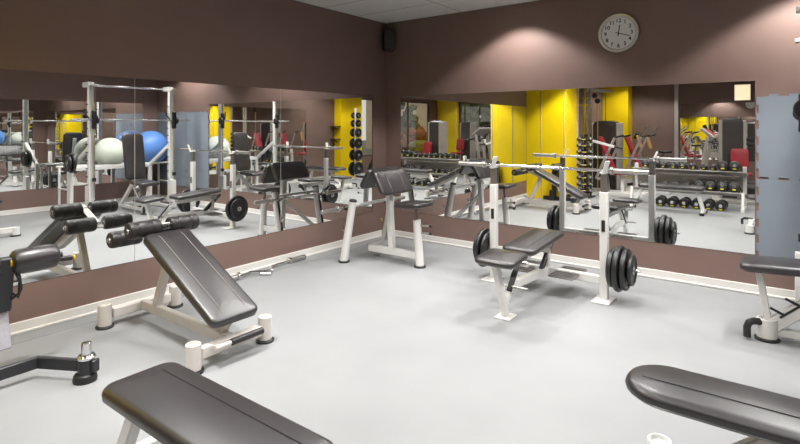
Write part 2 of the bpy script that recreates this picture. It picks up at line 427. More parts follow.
# ------------------------------------------------------------------ dark leg machine at the left edge
def legmachine():
    o = thing('leg_curl_machine', 'dark framed leg machine with roller pads and tread footplate cut by left edge', 'exercise machine', (0, 0, 0))
    MB().beam((.62, -4.68, .03), (.64, -4.66, .74), .07, .09).build('upright', DARK, o)
    MB().beam((.40, -4.69, .04), (.75, -4.69, .04), .07, .07).build('base', DARK, o)
    MB().beam((.72, -4.575, .40), (.75, -4.565, .72), .05, .10).build('lever_arm', DARK, o)
    MB().beam((.64, -4.66, .5), (.73, -4.58, .5), .06, .06).build('cross_tube', DARK, o)
    MB().tube([(.75, -4.515, .66), (.76, -4.49, .60), (.74, -4.475, .52), (.72, -4.485, .46), (.71, -4.52, .50), (.72, -4.53, .56)], .007).build('safety_hook', BLK, o)
    MB().tube([(.77, -4.52, .64), (.79, -4.50, .58), (.78, -4.50, .50), (.76, -4.53, .47)], .007).build('safety_hook', BLK, o)
    MB().cyl((.75, -4.70, .685), (.75, -4.26, .685), .016).build('axle', DARK, o)
    def barrel(y0, y1):
        F, L = frame((.75, y0, .685), (.75, y1, .685))
        MB().lathe(F, [(0, .05), (.010, .065), (.03, .074), (L*.5, .077), (L-.03, .074), (L-.010, .065), (L, .05)], 32).build('roller_pad', VINYL, o)
    barrel(-4.53, -4.285); barrel(-4.735, -4.59)
    MB().cyl((.75, -4.285, .655), (.75, -4.20, .65), .017, bev=.004).build('hand_grip', FOAM, o)
    MB().cyl((.75, -4.20, .65), (.75, -4.186, .65), .0185, bev=.004).build('grip_end', YTIP, o)
    MB().cyl((.75, -4.54, .685), (.75, -4.529, .685), .03).build('roller_end', YTIP, o)
    MB().rbox(T(.74, -4.62, .30, 0, -18, 0), (.02, .17, .24), .006).build('footplate', TREAD, o)
    MB().box((.60, -4.66, .10), (.10, .10, .20)).build('footplate_stand', DARK, o)
legmachine()
def weightarm():
    o = thing('floor_weight_arm', 'bent black steel arm at floor level with upright chrome peg at left', 'machine arm', (0, 0, 0))
    pts = [V((1.13, -4.285, .09)), V((.865, -4.425, .09)), V((.875, -4.86, .09))]
    b = MB(); b.beam(pts[0], pts[1]+V((.008, -.004, 0)), .03, .07); b.beam(pts[1]+V((.002, .008, 0)), pts[2], .03, .07); b.build('arm', DARK, o)
    MB().cyl((1.145, -4.275, .045), (1.145, -4.275, .135), .044, bev=.004, n=24).build('hub_sleeve', DARK, o)
    MB().beam((1.18, -4.25, .09), (1.20, -4.24, .09), .05, .075).build('end_plate', DARK, o)
    MB().lathe(frame((1.14, -4.28, 0), (1.14, -4.28, 1))[0], [(0, .062), (.015, .064), (.04, .06), (.05, .045)], 32).build('floor_disc', RUB, o)
    MB().cyl((1.145, -4.275, .135), (1.145, -4.275, .225), .027, bev=.004, n=24).build('peg', CHR, o)
    MB().lathe(frame((1.145, -4.275, .132), (1.145, -4.275, 1))[0], [(0, .048), (.012, .05), (.022, .042), (.022, .026)], 28).build('collar', CHR, o)
    MB().box((.95, -4.90, .06), (.13, .16, .12)).build('anchor', DARK, o)
weightarm()

# ------------------------------------------------------------------ flat bench (front left)
def flatbench():
    o = thing('flat_bench', 'black flat bench on splayed pale legs at the bottom left foreground', 'exercise bench', (2.78, -4.53, 0))
    L = 1.04; z = .405
    pd = MB().pad(T(0, 0, z), L, .32, .065, .06, .03, .01).build('pad', VINYL, o)
    stitch(pd, [(-.42+.05*k, .06, z+.0746) for k in range(18)], SEAMD, .0012)
    MB().box((0, 0, z-.022), (.9, .06, .045)).build('spine', STEEL, o)
    for s, a, c in ((-1, -.46, -.655), (1, .40, .49)):
        MB().beam((a, 0, z-.005), (c, 0, .05), .055, .06).build('leg', WHITE, o)
        f = MB().beam((c, -.2, .045), (c, .2, .045), .05, .05).build('foot_bar', WHITE, o)
        for k in (-1, 1): MB().box((c, k*.2, .022), (.07, .05, .044), .006).build('foot_cap', RUB, f)
flatbench()

# ------------------------------------------------------------------ incline bench (front right)
def frontbench():
    o = thing('press_bench', 'long black bench with rounded end at the bottom right foreground', 'exercise bench', (0, 0, 0))
    cy = -3.37; z = .452; L = 1.3; x0 = 3.93
    pd = MB().pad(T(x0+L/2, cy, z), L, .31, .062, .145, .035, .012).build('pad', VINYL, o)
    stitch(pd, [(x0+.07+.06*k, cy-.055, z+.0732) for k in range(20)], SEAMD, .0014)
    MB().box((x0+.7, cy, z-.025), (.95, .06, .05)).build('spine', CREAM, o)
    MB().beam((4.46, cy-.02, z-.005), (4.06, cy, .10), .055, .055).build('leg', CREAM, o)
    MB().beam((5.0, cy, z-.03), (5.1, cy, .10), .055, .055).build('leg', CREAM, o)
    for x in (4.0, 5.12):
        MB().beam((x, cy-.24, .09), (x, cy+.24, .09), .055, .07).build('cross_tube', WHITE, o)
        for s in (-1, 1): foot(o, (x, cy+s*.275), .12, .05)
    MB().beam((4.0, cy, .09), (5.12, cy, .09), .05, .06).build('base_tube', WHITE, o)
    MB().tube([(4.0, cy-.33, .12), (3.9, cy-.36, .12), (3.87, cy-.36, .10), (3.87, cy-.36, .03)], .018).build('hook', RUB, o)
frontbench()

# ------------------------------------------------------------------ preacher curl bench (corner)
def preacher():
    o = thing('curl_bench', 'white preacher curl bench with black arm pad and seat in the corner', 'exercise bench', (0, 0, 0))
    cy = -1.06
    for y in (-1.40, -.71):
        top = V((.655, y, .685)); base = V((.52, y, .012))
        p = MB().cyl(base, top, .046, .040, n=24).build('rack_post', WHITE, o)
        MB().cyl(top-(top-base)*.012, top+(top-base).normalized()*.012, .042, bev=.004).build('cap', RUB, p)
        MB().lathe(frame((.52, y, 0), (.52, y, 1))[0], [(0, .062), (.012, .064), (.02, .05)], 24).build('rubber_ring', RUB, p)
        for z in (.60, .36):
            x = .52+.135*z/.685-.045
            h = MB(); h.beam((x+.02, y, z-.02), (x-.045, y, z-.02), .03, .012); h.beam((x-.045, y, z-.024), (x-.055, y, z+.02), .03, .01); h.build('hook', CHR if z < .5 else BLK, p)
        MB().beam((.52+.135*.2/.685-.047, y, .2), (.52+.135*.62/.685-.043, y, .62), .03, .012).build('guard_strip', RUB, p)
    MB().beam((.605, cy, .113), (1.28, cy, .117), .06, .075).build('base_tube', WHITE, o)
    MB().beam((.60, -.71, .12), (.62, cy, .115), .05, .06).build('side_tube', WHITE, o)
    MB().beam((.93, cy, .13), (.88, cy, .86), .06, .07).build('pad_post', WHITE, o)
    MB().beam((.90, cy+.01, .52), (.575, -.73, .12), .04, .045).build('brace', WHITE, o)
    MB().beam((.64, -1.40, .63), (.64, -.71, .63), .03, .03).build('tie_bar', WHITE, o)
    # two sloping arm pads meeting at the ridge
    rz = .99
    F, L = frame((.855, cy, rz), (.99, cy, .745)); ap = MB().pad(F @ T(L/2, 0, .0), L, .56, .055, .05, .02, .006).build('arm_pad', VINYL, o)
    for s in (-.12, .12):
        stitch(ap, [F @ V((L*k/12, s, .0612 if 1 < k < 11 else .055)) for k in range(1, 12)])
    MB().pad(frame((.715, cy, .80), (.85, cy, 1.012))[0] @ T(.125, 0, 0), .25, .56, .055, .05, .02, .006).build('arm_pad', VINYL, o)
    MB().box((.86, cy, .86), (.1, .3, .04), .004).build('pad_bracket', WHITE, o)
    # seat on its sloping tube
    s = MB().cyl((1.31, -1.07, .012), (1.27, -1.07, .50), .046, .042, n=24).build('seat_tube', WHITE, o)
    MB().lathe(frame((1.31, -1.07, 0), (1.31, -1.07, 1))[0], [(0, .062), (.012, .064), (.02, .05)], 24).build('rubber_ring', RUB, s)
    MB().cyl((1.27, -1.07, .50), (1.255, -1.07, .64), .017).build('seat_rod', TELE, o)
    for z in (.44, .36):
        k = MB().cyl((1.29, -1.07, z), (1.42, -1.04, z+.005), .010).build('pin', STEEL, o); MB().sphere((1.425, -1.04, z+.005), .018, 14, 8).build('knob', BLK, k)
    pd = MB().pad(T(1.235, -1.07, .635, 0, -3), .34, .36, .05, .07, .02, .01).build('seat', VINYL, o)
preacher()
def barbell(name, label, p0, p1, sleeve, r=.0135, rs=.022, group=None):
    o = thing(name, label, 'barbell', p0, 0, group); p0, p1 = V(p0), V(p1); d = (p1-p0).normalized(); L = (p1-p0).length
    MB().cyl(d*sleeve*.9, d*(L-sleeve*.9), r, n=14).build('shaft', CHR, o)
    for a, s in ((0, 1), (L, -1)):
        MB().cyl(d*a, d*(a+s*sleeve), rs, n=18, bev=.003).build('sleeve', STEEL, o)
        MB().cyl(d*(a+s*sleeve), d*(a+s*(sleeve+.03)), rs*1.55, n=18, bev=.004).build('collar', STEEL, o)
    return o
barbell('barbell', 'short chrome barbell hanging on the hooks of the white curl bench', (.555, -1.78, .60), (.555, -.34, .60), .23, .0135, .023)
# curl bar lying by the skirting
def curlbar():
    o = thing('curl_bar', 'chrome zigzag curl bar lying on the floor along the left skirting board', 'barbell', (0, 0, 0))
    z = .03; P = []
    for x, y in ((.155, -2.52), (.155, -2.42), (.115, -2.34), (.20, -2.24), (.24, -2.16), (.13, -2.08), (.105, -2.0), (.10, -1.78)):
        P.append(V((x, y, z)))
    pts = []
    for a, c in zip(P, P[1:]):
        for k in range(4): pts.append(a.lerp(c, k/4))
    pts.append(P[-1])
    MB().tube(pts, .014, 10).build('shaft', CHR, o)
    MB().cyl((.10, -1.80, z), (.09, -1.58, z), .027, n=18, bev=.003).build('sleeve', STEEL, o)
    MB().cyl((.10, -1.83, z), (.10, -1.80, z), .04, n=18, bev=.004).build('collar', CHR, o)
    MB().cyl((.155, -2.52, z), (.155, -2.74, z), .027, n=18, bev=.003).build('sleeve', STEEL, o)
    MB().cyl((.155, -2.52, z), (.155, -2.49, z), .04, n=18, bev=.004).build('collar', CHR, o)
    MB().cyl((.30, -2.22, .02), (.22, -2.30, .02), .018, n=14, bev=.003).build('clip', CHR, o)
curlbar()

# ------------------------------------------------------------------ bench press station with barbell
def benchpress():
    o = thing('bench_press_rack', 'white bench press station with black pads below the back wall mirror', 'exercise bench', (0, 0, 0))
    xs = (2.124, 3.173); y = -.965
    for x in xs:
        u = MB().beam((x, y, .008), (x, y, .93), .066, .062).build('upright', WHITE, o)
        MB().beam((x, y, .90), (x, y, 1.09), .055, .05).build('inner_post', TELE, u)
        h = MB(); h.box((x, y-.0, 1.095), (.06, .075, .012)); h.beam((x+.005, y-.035, 1.085), (x+.045, y-.06, 1.20), .045, .012, .002); h.beam((x, y+.035, 1.09), (x, y+.04, 1.125), .045, .01, .002); h.build('bar_hook', WHITE, u)
        MB().box((x, y-.032, .64), (.03, .01, .10), .003).build('slot', RUB, u)
        MB().box((x, y-.03, .006), (.15, .22, .012)).build('base_plate', WHITE, u)
        s = 1 if x > 2.6 else -1
        MB().cyl((x+s*.03, y, .29), (x+s*(.29 if s > 0 else .19), y, .29), .0125).build('plate_peg', CHR, u)
    MB().beam((2.14, y, .17), (3.16, y, .17), .05, .07).build('cross_tube', WHITE, o)
    MB().beam((2.66, y, .17), (2.66, -1.74, .22), .05, .07).build('base_tube', WHITE, o)
    MB().beam((2.66, -.90, .405), (2.66, -1.55, .405), .05, .06).build('pad_rail', WHITE, o)
    MB().beam((2.66, y, .17), (2.66, -.95, .42), .05, .05).build('rear_strut', WHITE, o)
    MB().beam((2.66, -1.10, .20), (2.66, -.82, .44), .035, .05).build('adjuster', DARK, o)
    for x in (2.45, 2.86):
        f = MB().box((x, -.97, .18), (.22, .40, .014)).build('foot_platform', RIBBED, o)
        r_ = MB()
        for k in range(9): r_.box((x-.092+.023*k, -.97, .1885), (.009, .39, .005), .001)
        r_.build('grip_ribs', RUB, f)
        MB().beam((x, -.97, .155), (2.66, -.97, .155), .04, .04).build('platform_arm', WHITE, o)
    # front leg, V shaped
    MB().beam((2.67, -1.85, .02), (2.65, -1.99, .45), .05, .055).build('front_leg', WHITE, o)
    MB().beam((2.67, -1.85, .10), (2.66, -1.60, .38), .04, .045).build('front_leg', WHITE, o)
    MB().beam((2.675, -1.80, .19), (2.67, -1.60, .40), .045, .02).build('adjuster_strip', RUB, o)
    MB().cyl((2.60, -1.77, .22), (2.82, -1.77, .22), .011).build('pin', STEEL, o)
    MB().box((2.67, -1.85, .006), (.13, .15, .012)).build('base_plate', WHITE, o)
    s = MB().pad(T(2.675, -1.935, .455, 0, 0, 90) @ T(ry=-4), .33, .335, .05, .06, .026, .014, .0).build('seat', VINYL, o)
    b = MB().pad(T(2.65, -1.24, .462, 0, 0, 90) @ T(ry=-4), .72, .31, .052, .06, .026, .014, -.08).build('back_pad', VINYL, o)
    for q in (-.08, .08):
        stitch(b, [T(2.65, -1.24, .462, 0, 0, 90) @ T(ry=-4) @ V((-.31+.04*k, q, .0655)) for k in range(16)], SEAMD, .0014)
    MB().cyl((2.53, -1.70, .40), (2.79, -1.70, .40), .022).build('hinge', CHR, o)
benchpress()
barbell('barbell', 'long chrome barbell resting on the bench press hooks under the mirror', (1.725, -.965, 1.116), (3.53, -.965, 1.116), .28, .0135, .022)
PG = 'weight plates stored on the bench press pegs'
x = 3.222
for r_, th, lb in ((.165, .045, 'black weight plate on the right peg of the bench press, pressed against the upright'), (.195, .05, 'largest black weight plate on the right peg of the bench press'),
                   (.175, .045, 'third black weight plate from the upright on the right peg of the bench press'), (.13, .035, 'smallest black weight plate, outermost on the right peg of the bench press')):
    put_plate(r_, th, (x, -.965, .29), 0, lb, PG); x += th+.006
x = 2.088
for r_, th, lb in ((.165, .038, 'black weight plate on the left peg of the bench press, pressed against the upright'), (.19, .04, 'large outer black weight plate on the left peg of the bench press'), (.15, .034, 'outermost smaller black plate on the left peg of the bench press')):
    put_plate(r_, th, (x, -.965, .29), 180, lb, PG); x -= th+.006

# ------------------------------------------------------------------ adjustable bench at the right edge
def adjbench():
    o = thing('adjustable_bench', 'upright adjustable bench with black seat and single round foot at the right edge', 'exercise bench', (0, 0, 0))
    cy = -1.12
    MB().pad(T(4.40, cy, .495, 0, -3), .46, .34, .06, .06, .028, .012).build('seat', VINYL, o)
    F, L = frame((4.72, cy, .56), (4.86, cy, 1.36), V((-1, 0, 0))); bp = MB().pad(F @ T(L/2, 0, 0) , L, .36, .06, .07, .026, .01).build('backrest', VINYL, o)
    MB().beam((4.75, cy, .50), (4.885, cy, 1.25), .05, .06).build('back_rail', WHITE, o)
    foot(o, (4.327, -1.14), .15, .062)
    MB().beam((4.28, cy, .46), (4.335, cy, .12), .045, .035).build('front_leg', WHITE, o)
    MB().beam((4.36, cy, .10), (4.78, cy, .50), .06, .09).build('main_beam', WHITE, o)
    MB().beam((4.80, cy, .50), (5.22, cy, .10), .05, .06).build('rear_leg', WHITE, o)
    MB().beam((5.22, cy-.26, .08), (5.22, cy+.26, .08), .055, .06).build('cross_tube', WHITE, o)
    MB().beam((4.35, cy, .06), (5.22, cy, .07), .05, .05).build('base_tube', WHITE, o)
    for s in (-1, 1): foot(o, (5.22, cy+s*.29), .13, .05)
    MB().tube([(4.30, -1.17, .125), (4.25, -1.2, .13), (4.225, -1.22, .12), (4.215, -1.225, .09), (4.215, -1.225, .02)], .024, 12).build('handle', FOAM, o)
    for k in range(4):
        q = V((4.42+.085*k, cy, .175+.08*k)); MB().cyl(q+V((-.0, -.03, .02)), q+V((-.075, -.035, .055)), .009).build('peg', BLK, o)
    MB().beam((4.40, cy-.034, .17), (4.78, cy-.034, .525), .010, .014).build('ladder', RUB, o)
adjbench()

# ------------------------------------------------------------------ smith machine (right, seen in the left mirror)
def smith():
    o = thing('smith_machine', 'tall white smith machine with guided bar standing in front of the grey foam tiles', 'exercise machine', (0, 0, 0))
    X, Y = 4.62, (-.53, -1.89)
    for y in Y:
        MB().beam((X, y, .02), (X, y, 2.16), .075, .075).build('upright', WHITE, o)
        s = MB().beam((X-.02, y, 2.17), (X+.20, y, 2.17), .09, .08).build('top_block', WHITE, o)
        MB().cyl((X-.085, y+.02, .30), (X-.085, y+.02, 2.15), .013).build('guide_rod', CHR, o)
        MB().box((X-.085, y, 2.16), (.1, .08, .03)).build('rod_cap', WHITE, o)
        c = MB().box((X-.085, y+.02, 1.60), (.055, .06, .30), .006).build('carriage', BLK, o)
        MB().cyl((X-.085, y+.05, 1.60), (X-.085, y+.08, 1.60), .065, bev=.006).build('collar_disc', RUB, c)
        MB().tube([(X-.06, y-.05, 1.62), (X-.02, y-.09, 1.70), (X+.0, y-.10, 1.78)], .012).build('safety_hook', BLK, c)
        MB().cyl((X-.085, y+.02, .60), (X-.085, y+.02, .66), .03).build('stopper', RUB, o)
        b = MB(); b.box((X-.06 if y > -1 else X+.05, y, .27), (.15, .07, .50)); b.build('base_box', WHITE, o)
        MB().beam((X, y, 1.17), (5.30, y-.03, .77), .05, .06).build('brace', WHITE, o)
        MB().beam((5.30, y-.03, .02), (5.30, y-.03, .80), .06, .06).build('rear_post', WHITE, o)
        MB().beam((X-.10, y, .045), (5.42, y-.03, .045), .07, .07).build('floor_rail', WHITE, o)
        n = MB()
        for k in range(11): n.cyl((X+.0, y-.03, .55+.13*k), (X+.0, y-.075, .55+.13*k), .008, n=8)
        n.build('catch_pins', BLK, o)
    MB().cyl((X+.17, Y[0], 2.17), (X+.17, Y[1], 2.17), .018).build('top_bar', CHR, o)
    MB().cyl((X-.085, -.20, 1.60), (X-.085, -2.22, 1.60), .015).build('bar', CHR, o)
    MB().beam((5.30, Y[0], .76), (5.30, Y[1], .76), .05, .06).build('rear_bar', WHITE, o)
    MB().cyl((5.08, -1.93, .88), (5.08, -2.24, .88), .013).build('plate_peg', CHR, o)
smith()
put_plate(.165, .05, (5.08, -1.97, .88), -90, 'black weight plate hanging on the rear peg of the smith machine', 'weight plates on the smith machine')
put_plate(.14, .045, (5.08, -2.03, .88), -90, 'smaller black weight plate at the outer end of the smith machine peg', 'weight plates on the smith machine')
# ball rack and balls
def ballrack():
    o = thing('ball_rack', 'white tubular rack carrying the exercise balls against the right wall', 'rack', (0, 0, 0))
    for x in (5.46, 5.84):
        MB().cyl((x, -.06, .78), (x, -1.95, .78), .02).build('rail', WHITE, o)
        for y in (-.10, -1.90): MB().cyl((x, y, 0), (x, y, .78), .02).build('leg', WHITE, o)
    for y in (-.10, -1.90): MB().cyl((5.46, y, .4), (5.84, y, .4), .015).build('tie', WHITE, o)
ballrack()
def ball(label, c, r, m):
    o = MB().sphere((0, 0, 0), r, 48, 24).build('exercise_ball', m); o.location = c
    return tag(o, label, 'exercise ball', 'exercise balls on the rack')
def zb(r): return .78+math.sqrt((r+.02)**2-.19**2)
ball('large blue exercise ball on the white rack near the room corner', (5.65, -.36, zb(.33)), .33, BLUEB)
ball('pale white exercise ball on the rack behind the tall machine', (5.65, -1.13, zb(.275)), .275, WHITB)
# ------------------------------------------------------------------ dumbbell rack behind the camera (seen in the back mirror)
def dbrack():
    o = thing('dumbbell_rack', 'pale two-tier dumbbell rack opposite the back wall mirror', 'rack', (0, 0, 0))
    x0, x1 = 1.95, 3.84
    for x in (x0+.03, x1-.05):
        MB().beam((x, -5.66, .03), (x, -5.60, .76), .06, .08).build('upright', WHITE, o)
        MB().beam((x, -5.10, .03), (x, -5.72, .03), .06, .06).build('foot_bar', WHITE, o)
        MB().beam((x, -5.14, .05), (x, -5.22, .32), .045, .045).build('front_post', WHITE, o)
    for z, y in ((.65, -5.43), (.29, -5.34)):
        s = MB().rbox(T((x0+x1)/2, y, z, 14), (x1-x0, .28, .02), .003).build('shelf', SILV, o)
        MB().rbox(T((x0+x1)/2, y-.145, z-.03, 14), (x1-x0, .018, .05), .003).build('shelf_lip', SILV, s)
    MB().box(((x0+x1)/2, -5.62, .47), (x1-x0-.1, .02, .22)).build('back_panel', SILV, o)
dbrack()
protos = {}
def dumbbell(key, L, r, loc, rot, label, group):
    if key not in protos:
        o = bpy.data.objects.new('dumbbell', None); C.objects.link(o); dumbbell_parts(o, L, r); protos[key] = o
    else: o = dup(protos[key])
    o.location = loc; o.rotation_euler = rot
    return tag(o, label, 'dumbbell', group)
ords = ['leftmost', 'second', 'third', 'fourth', 'fifth', 'sixth', 'seventh', 'eighth', 'ninth', 'rightmost']
for k, x in enumerate((2.20, 2.36, 2.51, 2.68, 2.84, 3.01, 3.18, 3.32, 3.48, 3.66)):
    r = (.072, .07, .068, .066, .064, .06, .055, .055, .088, .088)[k]; key = 'T%d' % round(r*1000)
    dumbbell(key, .26 if r < .08 else .31, r, (x, -5.43, .672+r), (R(14), 0, 0), 'black dumbbell with yellow marking on the rack top shelf, %s in the mirror' % (ords[k] if k in (0, 9) else ords[k]+' from left'), 'dumbbells on the top shelf of the rack')
for k, x in enumerate((2.20, 2.38, 2.56, 2.74, 2.92, 3.12, 3.30, 3.48, 3.66)):
    r = .06 if k < 5 else .088; key = 'M%d' % round(r*1000)
    dumbbell(key, .26 if r < .08 else .32, r, (x, -5.34, .312+r), (R(14), 0, 0), '%s black dumbbell on the rack lower shelf, %s in the mirror' % ('small' if r < .08 else 'big', ords[k]+' from left' if 0 < k < 8 else ords[0 if k == 0 else 9]), 'dumbbells on the lower shelf of the rack')
for k, x in enumerate((2.50, 2.70, 2.90, 3.09, 3.28, 3.47)):
    dumbbell('F', .30, .09, (x, -5.22, .091), (0, 0, R(2*(k % 3-1))), 'black dumbbell on the floor under the rack, %s in the mirror' % (['leftmost', 'second from left', 'third from left', 'fourth from left', 'fifth from left', 'rightmost'][k]), 'dumbbells on the floor under the rack')
# dumbbell tower
def tower():
    o = thing('dumbbell_tower', 'slim chrome tower of small dumbbells beside the yellow wall end', 'rack', (.98, -5.5, 0))
    for s in (-1, 1): MB().cyl((s*.06, -.10, .02), (s*.06, -.10, 1.32), .016).build('post', CHR, o)
    MB().box((0, -.02, .012), (.34, .36, .024)).build('base', BLK, o)
    MB().box((0, -.135, .67), (.2, .03, 1.3)).build('back_column', BLK, o)
    for k in range(9):
        z = .12+.135*k; b = MB()
        for s in (-1, 1): b.beam((s*.06, -.10, z-.03), (s*.06, .07, z-.04), .018, .012)
        b.build('holder', CHR, o)
    return o
tower()
pos = ['lowest', 'second from the bottom', 'third from the bottom', 'fourth from the bottom', 'middle', 'fourth from the top', 'third from the top', 'second from the top', 'topmost']
for k in range(9):
    z = .12+.135*k
    if 'W' not in protos:
        o = bpy.data.objects.new('dumbbell', None); C.objects.link(o); dumbbell_parts(o, .34, .057, False, True); protos['W'] = o
    else: o = dup(protos['W'])
    o.location = (.98, -5.46, z+.018); o.rotation_euler = (0, 0, R(90))
    tag(o, 'small black dumbbell on the chrome tower, %s' % pos[k], 'dumbbell', 'dumbbells on the chrome tower')

# ------------------------------------------------------------------ machines further back (seen in the mirrors)
def shroud(o, x, y, w, d, h, panel=SMOKE, side=SILV):
    MB().prof(lambda i: [(a*(w/2-i), b*(d/2-i)) for a, b in ((1, 1), (-1, 1), (-1, -1), (1, -1))], [(0, .0), (h-.12, 0), (h-.06, .015), (h-.02, .05), (h, .12)], T(x, y, 0)).build('shroud', panel, o)
    for s in (-1, 1):
        MB().box((x+s*(w/2+.02), y, h/2-.02), (.05, d+.04, h-.06), .015).build('side_rail', side, o)
def cable():
    o = thing('cable_machine', 'tall chrome cable machine with pulleys and dark shroud beside the yellow wall', 'exercise machine', (0, 0, 0))
    shroud(o, 1.02, -7.0, .52, .42, 1.62)
    for x in (.84, .96):
        MB().beam((x, -5.95, 0), (x, -5.95, 2.34), .05, .05).build('upright', CHR, o)
    MB().beam((.80, -5.95, 2.30), (1.12, -6.95, 2.30), .06, .07).build('top_beam', STEEL, o)
    for z in (2.1, 1.95): MB().beam((.70, -5.95, z), (1.0, -5.95, z), .03, .04).build('rung', CHR, o)
    for x, z in ((.94, 2.18), (1.0, 2.06)): MB().cyl((x, -6.33, z), (x, -6.37, z), .06, bev=.008, n=24).build('pulley', BLK, o)
    MB().cyl((1.06, -6.75, 1.62), (1.06, -6.75, 2.25), .006).build('cable', BLK, o)
    MB().cyl((1.00, -6.35, .06), (1.00, -6.35, 2.05), .012).build('cable_rod', TAN, o)
    MB().beam((.85, -5.93, 1.22), (1.50, -5.80, 1.06), .05, .05).build('press_arm', WHITE, o)
    MB().cyl((1.50, -5.80, 1.06), (1.66, -5.77, 1.03), .02).build('press_grip', FOAM, o)
    MB().box((.80, -6.45, .03), (.55, 1.5, .06)).build('base', WHITE, o)
cable()
def redmachine(label, x, y, rz):
    o = thing('seated_press_machine', label, 'exercise machine', (x, y, 0), rz, 'red padded seated machines')
    MB().box((0, 0, .035), (.9, .5, .07)).build('base', WHITE, o)
    F, L = frame((.22, 0, .50), (.52, 0, 1.25)); MB().pad(F @ T(L/2, 0, 0), L, .30, .06, .06, .022, .01).build('backrest', RED, o)
    MB().pad(T(.02, 0, .45, 0, 6), .42, .34, .06, .06, .022, .01).build('seat', RED, o)
    MB().beam((.30, 0, .06), (.42, 0, 1.0), .05, .07).build('back_post', STEEL, o)
    MB().beam((.02, 0, .06), (.02, 0, .46), .06, .06).build('seat_post', WHITE, o)
    for s in (-1, 1):
        MB().beam((.50, s*.28, .35), (.1, s*.30, 1.25), .04, .05).build('lever', SILV, o)
        MB().cyl((.1, s*.30, 1.25), (-.08, s*.30, 1.30), .02).build('grip', FOAM, o)
    MB().beam((.45, -.3, .35), (.45, .3, .35), .05, .05).build('cross_tube', SILV, o)
    return o
redmachine('red padded seated machine standing beside the cable machine', 1.55, -6.32, 180)
redmachine('red padded seated machine further back, behind the other red one', 1.88, -7.25, 180)
def selector(label, x, y, rz):
    o = thing('weight_stack_machine', label, 'exercise machine', (x, y, 0), rz, 'shrouded weight stack machines')
    shroud(o, 0, 0, .36, .32, 1.66)
    MB().box((0, .05, .03), (.7, .9, .06)).build('base', SILV, o)
    MB().beam((.1, .2, .06), (.1, .5, .55), .05, .07).build('seat_post', SILV, o)
    MB().pad(T(.1, .52, .55), .36, .34, .06, .06, .022, .01).build('seat', RED, o)
    F, L = frame((.1, .34, .66), (.1, .26, 1.05)); MB().pad(F @ T(L/2, 0, 0), L, .30, .06, .06, .022, .01).build('backrest', RED, o)
    return o
selector('tall shrouded weight machine with red seat behind the dumbbell rack', 3.51, -6.75, -8)
selector('shrouded weight machine with red seat standing by the front window', 4.5, -10.2, 0)
def bike(label, x, y, rz):
    o = thing('exercise_bike', label, 'exercise machine', (x, y, 0), rz)
    MB().beam((-.5, 0, .05), (.5, 0, .05), .07, .07).build('base', DARK, o)
    for q in (-.5, .5): MB().beam((q, -.25, .04), (q, .25, .04), .06, .06).build('foot_bar', DARK, o)
    MB().lathe(frame((.25, -.06, .35), (.25, .06, .35))[0], [(0, .2), (.02, .26), (.10, .26), (.12, .2)], 32).build('flywheel', SILV, o)
    MB().beam((-.2, 0, .06), (-.28, 0, .85), .05, .05).build('seat_post', STEEL, o)
    MB().pad(T(-.3, 0, .85), .28, .22, .05, .08, .02, .01, .5).build('saddle', BLK, o)
    MB().beam((.25, 0, .3), (.40, 0, 1.15), .05, .06).build('column', STEEL, o)
    for s in (-1, 1):
        MB().tube([(.38, 0, 1.1), (.32, s*.12, 1.2), (.18, s*.24, 1.30), (.02, s*.25, 1.42), (-.02, s*.25, 1.5)], .02).build('handlebar', STEEL, o)
        F, L = frame((.20, s*.2, .92), (.30, s*.2, 1.26)); MB().pad(F @ T(L/2, 0, 0), L, .12, .04, .04, .015, .006).build('arm_pad', TAN, o)
    MB().box((.40, 0, 1.25), (.05, .22, .16), .01, (0, -25, 0)).build('console', BLK, o)
bike('exercise machine with tan arm pads standing behind the red padded machines', 1.75, -8.3, 200)
def treadmill(label, x, y, rz):
    o = thing('treadmill', label, 'exercise machine', (x, y, 0), rz, 'treadmills near the windows')
    MB().box((0, 0, .1), (1.7, .75, .14), .02).build('deck', DARK, o)
    MB().box((-.05, 0, .173), (1.45, .5, .006), .001).build('belt', RUB, o)
    for s in (-1, 1):
        MB().beam((.72, s*.36, .15), (.55, s*.36, 1.25), .06, .09).build('upright', SILV, o)
        MB().cyl((.55, s*.36, 1.15), (.1, s*.36, 1.05), .022).build('handrail', FOAM, o)
    c = MB().rbox(T(.56, 0, 1.33, 0, -40), (.34, .76, .07), .015).build('console', SILV, o)
    MB().rbox(T(.537, 0, 1.358, 0, -40), (.24, .42, .02), .004).build('screen', SCREEN, c)
    MB().cyl((.62, 0, 1.40), (.66, 0, 1.52), .04).build('fan', BLK, o)
treadmill('silver treadmill behind the tall shrouded weight machine', 3.5, -8.3, 180)
treadmill('silver treadmill further back, before the far mirror', 3.85, -9.3, 180)
# plate tree
def platetree():
    o = thing('plate_tree', 'tall upright plate stand in front of the yellow column', 'rack', (5.31, -5.32, 0))
    MB().beam((0, 0, .03), (0, 0, 2.0), .06, .06).build('post', WHITE, o)
    MB().beam((-.25, 0, .03), (.25, 0, .03), .06, .05).build('foot_bar', WHITE, o)
    MB().beam((0, -.3, .03), (0, .3, .03), .06, .05).build('foot_bar', WHITE, o)
    for k, z in enumerate((.30, .68, 1.01, 1.31, 1.57, 1.79)):
        MB().cyl((-.19, 0, z), (.19, 0, z), .0125).build('peg', CHR, o)
platetree()
lv = ['lowest', 'second', 'third', 'fourth', 'fifth', 'topmost']
for k, (z, r) in enumerate(((.30, .20), (.68, .165), (1.01, .15), (1.31, .125), (1.57, .105), (1.79, .085))):
    for s, nm in ((1, 'window side'), (-1, 'room side')):
        put_plate(r, .06, (5.31+s*.06, -5.32, z), 0 if s > 0 else 180, 'black weight plate on the %s peg of the plate stand, %s' % (lv[k], nm), 'weight plates on the plate stand')
